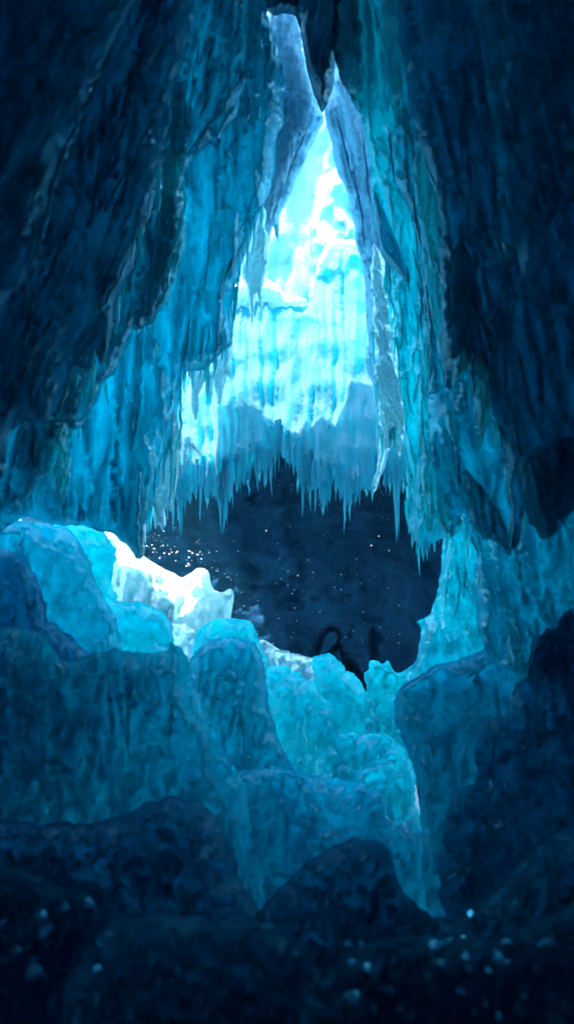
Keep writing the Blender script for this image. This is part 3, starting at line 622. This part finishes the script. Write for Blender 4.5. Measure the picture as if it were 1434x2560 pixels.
rr_ = random.Random(5)
for o_, n_, bx_, tl_, w_ in ((L3, 26, (300, 620, 40, 620), -0.22, 5), (R3, 20, (985, 1120, 60, 1150), 0.14, 5), (L4, 26, (60, 400, 150, 900), -0.35, 6), (R4, 34, (1070, 1330, 150, 1150), 0.16, 6),
                             (L2, 26, (150, 640, 450, 1250), -0.10, 5), (R2, 16, (960, 1080, 420, 1280), 0.10, 5), (L5, 8, (20, 220, 120, 560), -0.4, 7), (R5, 10, (1230, 1420, 50, 520), 0.15, 7)):
    fx_, fy_, fd_ = FRONT[o_.name]
    for i_ in range(n_):
        for _ in range(40):
            x_, y_ = rr_.uniform(*bx_[:2]), rr_.uniform(*bx_[2:])
            if np.min((fx_ - x_) ** 2 + (fy_ - y_) ** 2) < 80: break
        L_ = rr_.uniform(50, 190); t_ = tl_ * rr_.uniform(0.2, 1.6)
        ln_ = [(x_ + t_ * L_ * k / 4 + rr_.uniform(-4, 4), y_ + L_ * k / 4) for k in range(5)]
        ln_ = [p for p in ln_ if np.min((fx_ - p[0]) ** 2 + (fy_ - p[1]) ** 2) < 120]
        if len(ln_) >= 3: ridge(o_, ln_, w_ * rr_.uniform(0.7, 1.9), M_pale if o_ in (L2, R2) else M_glint, name='rib', seed=i_ + n_)

# ------------------------------------------------------------------ mounds and boulders
def mound(pts, d, mat, label, cat='ice mound', name='ice_mound', T=0.24, R_=60, step=7, rough=9, flute=(0.10, 40, 160, 0.1), lump=(0.16, 70, 70), fine=(0.03, 16, 20), gy=-1.2, seed=0, facet=0.13, **k):
    cy = min(p[1] for p in pts)
    o = relief(name, pts, d, mat, T=T, R_=R_, step=step, rough=rough, flute=flute, lump=lump, fine=fine, gy=gy, cy=cy, seed=seed, facet=facet * d / 9, **k)
    return thing(o, label, cat)
G = 'ice_boulder'
mound([(250, 1300), (300, 1345), (330, 1375), (365, 1395), (400, 1415), (430, 1432), (455, 1445), (470, 1435), (490, 1420), (510, 1418), (523, 1430), (528, 1455), (535, 1475), (555, 1482),
       (575, 1470), (583, 1485), (582, 1510), (577, 1545), (575, 1600), (600, 1750), (150, 1750), (150, 1300)], 14.3, M_snow, 'sunlit white snowy ridge with jagged crest at the edge of the hollow',
      'snow ridge', 'snow_ridge', T=0.6, R_=30, seed=41, rough=3, chaikin=1, lump=(0.2, 50, 60))
mound([(283, 1420), (290, 1403), (340, 1415), (375, 1425), (392, 1440), (395, 1470), (402, 1485), (425, 1495), (437, 1510), (432, 1560), (440, 1640), (280, 1640), (300, 1500), (285, 1470)],
      13.5, M_snow, 'pale fan shaped ice block leaning on the snowy ridge', 'ice boulder', G, seed=42, R_=26, flute=(0.2, 30, 120, 0.2), rough=3)
mound([(425, 1560), (470, 1565), (500, 1575), (530, 1600), (560, 1700), (430, 1700)], 12.6, M_frost, 'small pale blue ice block wedged below the snowy ridge', 'ice boulder', G, seed=43, R_=26)
mound([(130, 1330), (140, 1282), (175, 1268), (210, 1300), (250, 1328), (280, 1345), (289, 1370), (291, 1400), (283, 1430), (278, 1470), (305, 1500), (300, 1600), (150, 1600), (120, 1400)],
      11, M_bcyan, 'turquoise ice block under the foot of the left curtain', 'ice boulder', G, seed=44)
mound([(262, 1490), (275, 1495), (300, 1505), (340, 1503), (355, 1508), (380, 1515), (410, 1528), (427, 1545), (434, 1570), (433, 1600), (427, 1625), (410, 1760), (250, 1760), (255, 1550)],
      10, M_bcyan, 'smooth turquoise boulder in front of the fan shaped block', 'ice boulder', G, seed=45, lump=(0.1, 90, 90), flute=(0.04, 40, 100, 0))
mound([(-900, 1250), (-100, 1300), (20, 1300), (100, 1312), (165, 1312), (185, 1340), (215, 1380), (235, 1440), (250, 1475), (262, 1500), (285, 1540), (295, 1580), (300, 1640), (300, 1850), (-900, 1850)],
      9, M_bblue, 'blue ice slope falling to the right below the left curtain', seed=46, gx=1.0, cx=200)
mound([(-900, 1300), (-100, 1350), (0, 1370), (50, 1385), (80, 1420), (110, 1480), (118, 1530), (130, 1560), (200, 1610), (235, 1640), (250, 1700), (250, 2000), (-900, 2000)], 8, M_bdeep,
      'darker blue ice slope at the left side with glints on its face', seed=47, gx=1.0, cx=100)
mound([(640, 1612), (655, 1602), (680, 1606), (692, 1618), (710, 1630), (760, 1650), (760, 1800), (640, 1800)], 11.8, M_snow, 'tiny white snow hummock on the rim of the hollow', 'snow hummock', 'snow_hummock', seed=48, R_=18)
mound([(480, 1610), (490, 1590), (505, 1565), (540, 1545), (575, 1540), (605, 1550), (625, 1552), (640, 1575), (650, 1605), (668, 1640), (680, 1700), (700, 1760), (720, 1900), (470, 1900)], 10.8, M_bcyan,
      'rounded turquoise boulder on the rim of the hollow', 'ice boulder', G, seed=49)
mound([(680, 1625), (700, 1626), (740, 1632), (780, 1650), (805, 1690), (830, 1900), (690, 1900)], 11.2, M_frost, 'fluted pale ice step leading down from the snow hummock', 'ice step', 'ice_step', seed=50,
      flute=(0.2, 18, 120, 0.2), R_=24)
mound([(783, 1655), (786, 1640), (815, 1633), (838, 1640), (856, 1660), (859, 1675), (876, 1678), (897, 1695), (908, 1716), (925, 1780), (935, 1850), (930, 2000), (780, 2000), (780, 1750)], 10.6, M_bcyan,
      'turquoise boulder with a domed top at the centre of the rim', 'ice boulder', G, seed=51)
mound([(905, 1760), (914, 1690), (921, 1655), (937, 1647), (955, 1663), (969, 1650), (984, 1672), (1007, 1675), (1036, 1660), (1060, 1680), (1060, 1760), (1040, 2000), (920, 2000)], 10.2, M_bcyan,
      'clear glittering ice block with two horns beside the pillar', 'ice boulder', G, seed=52, R_=24, flute=(0.26, 26, 90, 0.3), lump=(0.2, 40, 40))
mound([(830, 1850), (860, 1835), (900, 1830), (960, 1835), (1000, 1850), (1030, 1920), (1040, 2000), (1060, 2150), (850, 2150)], 9.6, M_bcyan, 'bright turquoise ice bank under the glittering block', seed=53,
      lump=(0.2, 55, 55))
mound([(875, 1955), (890, 1922), (930, 1906), (975, 1895), (995, 1925), (1000, 1980), (1000, 2100), (880, 2100)], 9.2, M_bcyan, 'small rounded turquoise lump on the bright bank, left one', 'ice boulder', G, seed=54, R_=30)
mound([(960, 2010), (975, 1930), (1000, 1862), (1028, 1915), (1040, 1975), (1055, 2150), (960, 2150)], 9.0, M_bcyan, 'small pointed turquoise lump wedged against the dark block', 'ice boulder', G, seed=55, R_=30)
mound([(655, 1700), (676, 1662), (719, 1672), (748, 1678), (774, 1701), (800, 1733), (824, 1760), (833, 1794), (835, 1835), (850, 1882), (862, 1928), (872, 1970), (880, 2150), (700, 2150), (690, 1800)], 9.8,
      M_bcyan, 'long turquoise ice slope stepping down through the centre', seed=56, flute=(0.14, 30, 130, 0.2))
mound([(465, 1710), (475, 1650), (490, 1615), (530, 1597), (610, 1592), (640, 1615), (655, 1650), (658, 1690), (670, 1740), (685, 1800), (700, 1860), (740, 1920), (760, 2100), (500, 2100), (495, 1800)], 8.7,
      M_bblue, 'large square shouldered blue boulder streaked with melt grooves', 'ice boulder', G, seed=57, flute=(0.2, 30, 170, 0.15),
      creases=[([(600, 1710), (580, 1790), (565, 1850)], 12, 0.14)])
mound([(640, 1930), (690, 1915), (740, 1922), (763, 1940), (792, 1934), (862, 1957), (937, 1969), (960, 1998), (972, 2044), (995, 2060), (1045, 2030), (1080, 2200), (1080, 2400), (620, 2400)], 8.4, M_bblue,
      'teal ice shelf below the long turquoise slope', seed=58, lump=(0.18, 60, 60))
mound([(560, 1930), (600, 1925), (670, 1915), (734, 1928), (775, 1969), (798, 2015), (827, 2068), (860, 2100), (920, 2130), (900, 2400), (520, 2400), (540, 2050)], 7.5, M_bblue,
      'mid blue ice mound below the square shouldered boulder', seed=59, flute=(0.14, 28, 150, 0.0))
mound([(-900, 1500), (-200, 1540), (0, 1560), (60, 1565), (110, 1590), (150, 1640), (180, 1660), (200, 1640), (290, 1620), (350, 1630), (380, 1635), (425, 1630), (430, 1600), (455, 1620), (475, 1650),
       (470, 1700), (490, 1740), (500, 1790), (540, 1830), (560, 1870), (600, 1930), (620, 2000), (640, 2300), (-900, 2300)], 7.2, M_bblue, 'wide blue ice bank with deep vertical grooves on the left', seed=60,
      flute=(0.26, 46, 200, 0.0), gx=0.8, cx=300)
mound([(985, 1800), (986, 1742), (1001, 1713), (1042, 1690), (1083, 1666), (1124, 1655), (1170, 1640), (1210, 1620), (1255, 1590), (1280, 1550), (1500, 1500), (2300, 1500), (2300, 2500), (1080, 2400),
       (1065, 2230), (1050, 2172), (1056, 2114), (1048, 2045), (1045, 1986), (1036, 1940), (1027, 1900), (1007, 1852), (990, 1812)], 7.9, M_bblue,
      'massive blue ice block at the right with a notched left face', 'ice block', 'ice_block', seed=61, gx=-0.8, cx=1100, flute=(0.2, 44, 200, 0), rough=4,
      creases=[([(1060, 1900), (1068, 2050), (1062, 2220)], 14, 0.14), ([(1150, 1690), (1200, 1670), (1260, 1630)], 16, 0.14)])
mound([(1190, 1960), (1185, 1800), (1270, 1790), (1280, 1720), (1330, 1680), (1340, 1600), (1380, 1560), (1434, 1500), (1700, 1450), (2300, 1450), (2300, 2600), (1150, 2500), (1090, 2200), (1120, 1990), (1150, 1965)],
      6.6, M_bdeep, 'stepped dark blue ice block along the right side', 'ice block', 'ice_block', seed=62, gx=-0.8, cx=1200, flute=(0.2, 50, 200, 0))
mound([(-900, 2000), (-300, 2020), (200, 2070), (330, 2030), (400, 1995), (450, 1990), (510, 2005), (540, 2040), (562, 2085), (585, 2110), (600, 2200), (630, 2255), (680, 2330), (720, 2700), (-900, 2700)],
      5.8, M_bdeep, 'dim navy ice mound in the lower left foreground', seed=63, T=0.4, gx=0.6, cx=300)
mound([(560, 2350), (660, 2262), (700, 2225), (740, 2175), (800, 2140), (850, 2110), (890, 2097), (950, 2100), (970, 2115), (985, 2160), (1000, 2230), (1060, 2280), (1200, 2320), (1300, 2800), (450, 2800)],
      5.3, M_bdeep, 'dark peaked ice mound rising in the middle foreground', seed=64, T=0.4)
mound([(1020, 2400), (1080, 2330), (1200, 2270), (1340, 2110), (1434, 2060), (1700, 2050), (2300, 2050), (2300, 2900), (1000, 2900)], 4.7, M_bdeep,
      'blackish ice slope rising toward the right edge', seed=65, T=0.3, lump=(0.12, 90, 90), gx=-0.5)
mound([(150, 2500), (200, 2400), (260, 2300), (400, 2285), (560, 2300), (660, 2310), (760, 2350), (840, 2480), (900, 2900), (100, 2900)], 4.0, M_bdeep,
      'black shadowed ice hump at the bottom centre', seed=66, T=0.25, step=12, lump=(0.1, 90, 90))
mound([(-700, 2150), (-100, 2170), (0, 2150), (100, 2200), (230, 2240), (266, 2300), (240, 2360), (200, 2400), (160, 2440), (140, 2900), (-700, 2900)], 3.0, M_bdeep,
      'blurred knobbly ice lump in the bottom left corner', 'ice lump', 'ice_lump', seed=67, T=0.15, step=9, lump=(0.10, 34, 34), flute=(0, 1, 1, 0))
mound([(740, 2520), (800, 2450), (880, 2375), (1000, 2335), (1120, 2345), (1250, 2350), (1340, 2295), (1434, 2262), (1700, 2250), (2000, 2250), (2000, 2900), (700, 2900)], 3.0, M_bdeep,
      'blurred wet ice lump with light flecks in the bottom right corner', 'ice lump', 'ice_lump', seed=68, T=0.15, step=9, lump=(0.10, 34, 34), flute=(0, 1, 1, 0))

MD = {o.get('label', ''): o for o in S.objects}
def lab(t): return next(o for l, o in MD.items() if t in l)
for t_, ls in [('clear glittering', [([(935, 1745), (930, 1780), (940, 1800)], 22), ([(918, 1800), (922, 1850), (926, 1900)], 12), ([(942, 1810), (944, 1860), (938, 1905)], 12), ([(925, 1655), (960, 1680), (990, 1685)], 7),
                                     ([(985, 1690), (1010, 1700), (1030, 1675)], 7)]),
               ('square shouldered', [([(590, 1790), (575, 1830), (568, 1850)], 14), ([(545, 1700), (540, 1760)], 8), ([(610, 1720), (600, 1800), (612, 1880)], 9), ([(520, 1700), (560, 1702), (610, 1698)], 7)]),
               ('long turquoise slope', [([(762, 1790), (757, 1830), (765, 1870)], 9), ([(745, 1800), (742, 1840)], 7), ([(790, 1860), (793, 1885)], 6)]),
               ('rounded turquoise boulder', [([(583, 1568), (592, 1576)], 12)]),
               ('darker blue ice slope', [([(70, 1500), (78, 1535)], 10), ([(92, 1508), (100, 1520)], 9), ([(22, 1545), (40, 1555)], 9)]),
               ('wide blue ice bank', [([(185, 1650), (200, 1680), (215, 1700)], 9), ([(240, 1690), (262, 1700)], 8), ([(285, 1680), (305, 1683)], 8), ([(310, 1715), (322, 1708)], 8), ([(375, 1670), (385, 1680)], 8),
                                       ([(130, 1655), (142, 1662)], 9), ([(85, 1700), (95, 1718)], 10), ([(400, 1860), (405, 1880)], 8), ([(330, 1690), (320, 1800), (325, 1900)], 10), ([(425, 1700), (430, 1800), (420, 1880)], 9)]),
               ('massive blue', [([(1062, 1900), (1072, 1990), (1066, 2070)], 10), ([(1070, 2090), (1078, 2130)], 10), ([(1160, 1695), (1190, 1680), (1215, 1668)], 10), ([(1215, 1600), (1230, 1640)], 8)]),
               ('stepped dark', [([(1235, 1960), (1238, 1985)], 9), ([(1262, 1950), (1265, 1970)], 9), ([(1280, 1730), (1276, 1790)], 9), ([(1335, 1590), (1325, 1660), (1290, 1710)], 9)]),
               ('turquoise ice pillar', [([(1140, 1400), (1150, 1480), (1130, 1560)], 8), ([(1120, 1420), (1110, 1520)], 7), ([(1165, 1380), (1160, 1500)], 9), ([(1060, 1560), (1075, 1600)], 7), ([(1190, 1440), (1192, 1590)], 6)]),
               ('bright turquoise ice bank', [([(905, 1925), (908, 1950)], 7), ([(880, 1850), (890, 1880)], 8)])]:
    for i_, (ln, wd) in enumerate(ls):
        ridge(lab(t_), ln, wd, M_pale, name='glint_streak', seed=i_ * 1.9 + 4)  # raised pale streaks standing for glints, put into shape and colour
def beads(o, n, box, seed):  # glossy beads added to mirror the opening as soft glints
    rg = random.Random(seed)
    for i in range(n):
        x, y = rg.uniform(*box[:2]), rg.uniform(*box[2:]); dd_ = surf_depth(o, x, y); r_ = rg.uniform(8, 22) * K * dd_
        c = W(np.array(x), np.array(y), dd_)
        vs = [c + np.array((math.sin(a) * math.cos(b), math.sin(a) * math.sin(b), math.cos(a) * 0.7)) * r_ * (1 + 0.15 * math.sin(3 * b + i)) for a in np.linspace(0.05, math.pi - 0.05, 8) for b in np.linspace(0, 2 * math.pi, 12, endpoint=False)]
        fs = [(q * 12 + j, q * 12 + (j + 1) % 12, (q + 1) * 12 + (j + 1) % 12, (q + 1) * 12 + j) for q in range(7) for j in range(12)]
        link_mesh('glint_bead', vs, fs, M_bead, o)
beads(lab('blurred wet'), 60, (860, 1400, 2360, 2555), 1)
beads(lab('blurred knobbly'), 26, (0, 240, 2200, 2440), 2)
beads(lab('blackish ice'), 14, (1080, 1420, 2290, 2400), 3)

# dark rock remnants standing at the brink of the hollow
def rock_tube(px, r, label, name='rock_arch', cat='rock arch', d=11.6):
    q = []
    for a, b in zip(px[:-1], px[1:]):
        for t in (0, 0.34, 0.67): q.append((a[0] + (b[0] - a[0]) * t, a[1] + (b[1] - a[1]) * t))
    q.append(px[-1]); q = np.array(q, float)
    q[:, 0] += 3 * fbm(q[:, 0] / 20, q[:, 1] / 20, 1, 3); q[:, 1] += 3 * fbm(q[:, 0] / 20, q[:, 1] / 20, 5, 3)
    w = W(q[:, 0], q[:, 1], d)
    rr = np.interp(np.linspace(0, 1, len(q)), np.linspace(0, 1, len(r)), r) * K * d
    v, f = tube(w, rr)
    return thing(link_mesh(name, v, f, M_rock), label, cat)
for pts_, nm_, lb_, ct_ in [
    ([(760, 1700), (772, 1650), (780, 1612), (796, 1580), (815, 1562), (838, 1552), (850, 1568), (858, 1600), (846, 1625), (822, 1638), (812, 1650), (806, 1640), (828, 1618), (842, 1598), (838, 1580), (822, 1582), (806, 1604), (798, 1640), (806, 1700)],
     'rock_arch', 'dark hooked rock arch at the brink of the hollow', 'rock arch'),
    ([(846, 1600), (862, 1610), (872, 1632), (890, 1650), (905, 1680), (930, 1690), (926, 1730), (912, 1800), (896, 1740), (868, 1700), (856, 1660)], 'rock_rib', 'dark slanting rock rib running into the notch in the rim', 'rock rib'),
    ([(922, 1562), (938, 1556), (944, 1575), (956, 1570), (960, 1600), (948, 1608), (950, 1650), (944, 1690), (915, 1720), (924, 1650), (920, 1600)], 'rock_post', 'short dark rock post with a stub, right of the hooked arch', 'rock post')]:
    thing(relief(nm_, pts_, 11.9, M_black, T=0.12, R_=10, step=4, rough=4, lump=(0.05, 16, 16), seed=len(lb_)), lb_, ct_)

# ------------------------------------------------------------------ spray of ice crystals
V, F = [], []
def flake(px, py, r, d):
    k = K * d; c = W(np.array(px), np.array(py), d); n = len(V)
    q = np.random.default_rng(n).normal(size=(3, 3)); q, _ = np.linalg.qr(q)
    for v in ((1, 0, 0), (-1, 0, 0), (0, 1, 0), (0, -1, 0), (0, 0, 1), (0, 0, -1)):
        V.append(c + q @ np.array(v) * r * k * random.uniform(0.6, 1.2))
    for f in ((0, 2, 4), (2, 1, 4), (1, 3, 4), (3, 0, 4), (2, 0, 5), (1, 2, 5), (3, 1, 5), (0, 3, 5)): F.append(tuple(n + i for i in f))
for i in range(110):
    t = random.random()
    x, y = 375 + 210 * t + random.gauss(0, 14), 1385 + 75 * t - abs(random.gauss(0, 1)) * 38
    flake(x, y, random.choice([0.6, 0.8, 1.1, 2.0]), random.uniform(13.2, 14.2))
for i in range(190):
    flake(random.uniform(560, 1000), random.triangular(1250, 1680, 1580), random.choice([0.5, 0.7, 0.9, 1.7]), random.uniform(12.8, 16))
for i in range(260):
    flake(random.uniform(480, 1040), random.uniform(850, 1300), random.choice([0.6, 0.8, 1.2]), random.uniform(10.6, 11.6))
o = link_mesh('ice_spray', V, F, M_flake, smooth=False)
tag(o, kind='stuff', label='fine glinting spray of ice crystals drifting before the dark hollow', cat='ice spray')

GR = {'ice_curtain': 'ice curtains hanging round the opening', 'frosted_curtain': 'frosted curtains at the rim of the opening', 'ice_drape': 'ice drapes hanging on the side walls',
      'ice_boulder': 'ice boulders piled below the hollow', 'ice_mound': 'ice mounds and slopes of the floor', 'hanging_ice_spike': 'dark spikes over the apex', 'ice_block': 'blue ice blocks on the right',
      'ice_lump': 'blurred ice lumps in the foreground'}
for o in S.objects:
    if o.parent is None and o.name.split('.')[0] in GR and 'group' not in o: o['group'] = GR[o.name.split('.')[0]]
for o in S.objects:
    if '_org' in o: del o['_org']

hv = [(x, y, z) for x in (-13, 13) for y in (-7, 31) for z in (-7, 17)]
hz = link_mesh('haze', hv, [(0, 1, 3, 2), (4, 6, 7, 5), (0, 4, 5, 1), (2, 3, 7, 6), (0, 2, 6, 4), (1, 5, 7, 3)], None, smooth=False)
tag(hz, kind='stuff')
hm, hn = nt('haze_air')
ho_ = hn.nodes.new('ShaderNodeOutputMaterial'); hp = hn.nodes.new('ShaderNodeVolumePrincipled')
hp.inputs['Color'].default_value = (0.10, 0.62, 1, 1); hp.inputs['Density'].default_value = 0.0055; hp.inputs['Anisotropy'].default_value = 0.2
hn.links.new(hp.outputs[0], ho_.inputs['Volume'])
hz.data.materials.clear(); hz.data.materials.append(hm)
del hz['_org']
# ------------------------------------------------------------------ light and camera
SUN_TO = Vector((-0.80, -1.0, 2.1)).normalized()
sun = bpy.data.lights.new('sun', 'SUN'); sun.energy = 2.0; sun.angle = R(0.5); sun.color = (1, 0.96, 0.9)
so = bpy.data.objects.new('sun', sun); C.objects.link(so)
so.rotation_euler = SUN_TO.to_track_quat('Z', 'Y').to_euler()
so.location = (0, 12, 20)
w = bpy.data.worlds.new('World'); S.world = w; w.use_nodes = True
nn = w.node_tree.nodes; bg = nn['Background']
sky = nn.new('ShaderNodeTexSky'); sky.sky_type = 'NISHITA'; sky.sun_disc = False
sky.sun_elevation = math.asin(SUN_TO.z); sky.sun_rotation = math.atan2(SUN_TO.x, SUN_TO.y)
w.node_tree.links.new(sky.outputs[0], bg.inputs[0]); bg.inputs[1].default_value = 0.15

cam = bpy.data.cameras.new('camera'); co = bpy.data.objects.new('camera', cam); C.objects.link(co)
co.location = (0, 0, EYE); co.rotation_euler = (math.pi / 2, 0, 0)
cam.sensor_fit = 'VERTICAL'; cam.sensor_height = 24; cam.lens = 16; cam.clip_end = 200; cam.clip_start = 0.05
cam.dof.use_dof = True; cam.dof.focus_distance = 10; cam.dof.aperture_fstop = 0.45
S.camera = co
cy = S.cycles
cy.use_denoising = True
cy.max_bounces = 14; cy.diffuse_bounces = 8; cy.glossy_bounces = 4; cy.transmission_bounces = 12; cy.transparent_max_bounces = 4
cy.sample_clamp_indirect = 6; cy.caustics_reflective = False; cy.caustics_refractive = False
vs_ = S.view_settings; vs_.view_transform = 'Standard'; vs_.look = 'None'; vs_.gamma = 1; vs_.exposure = 4.25
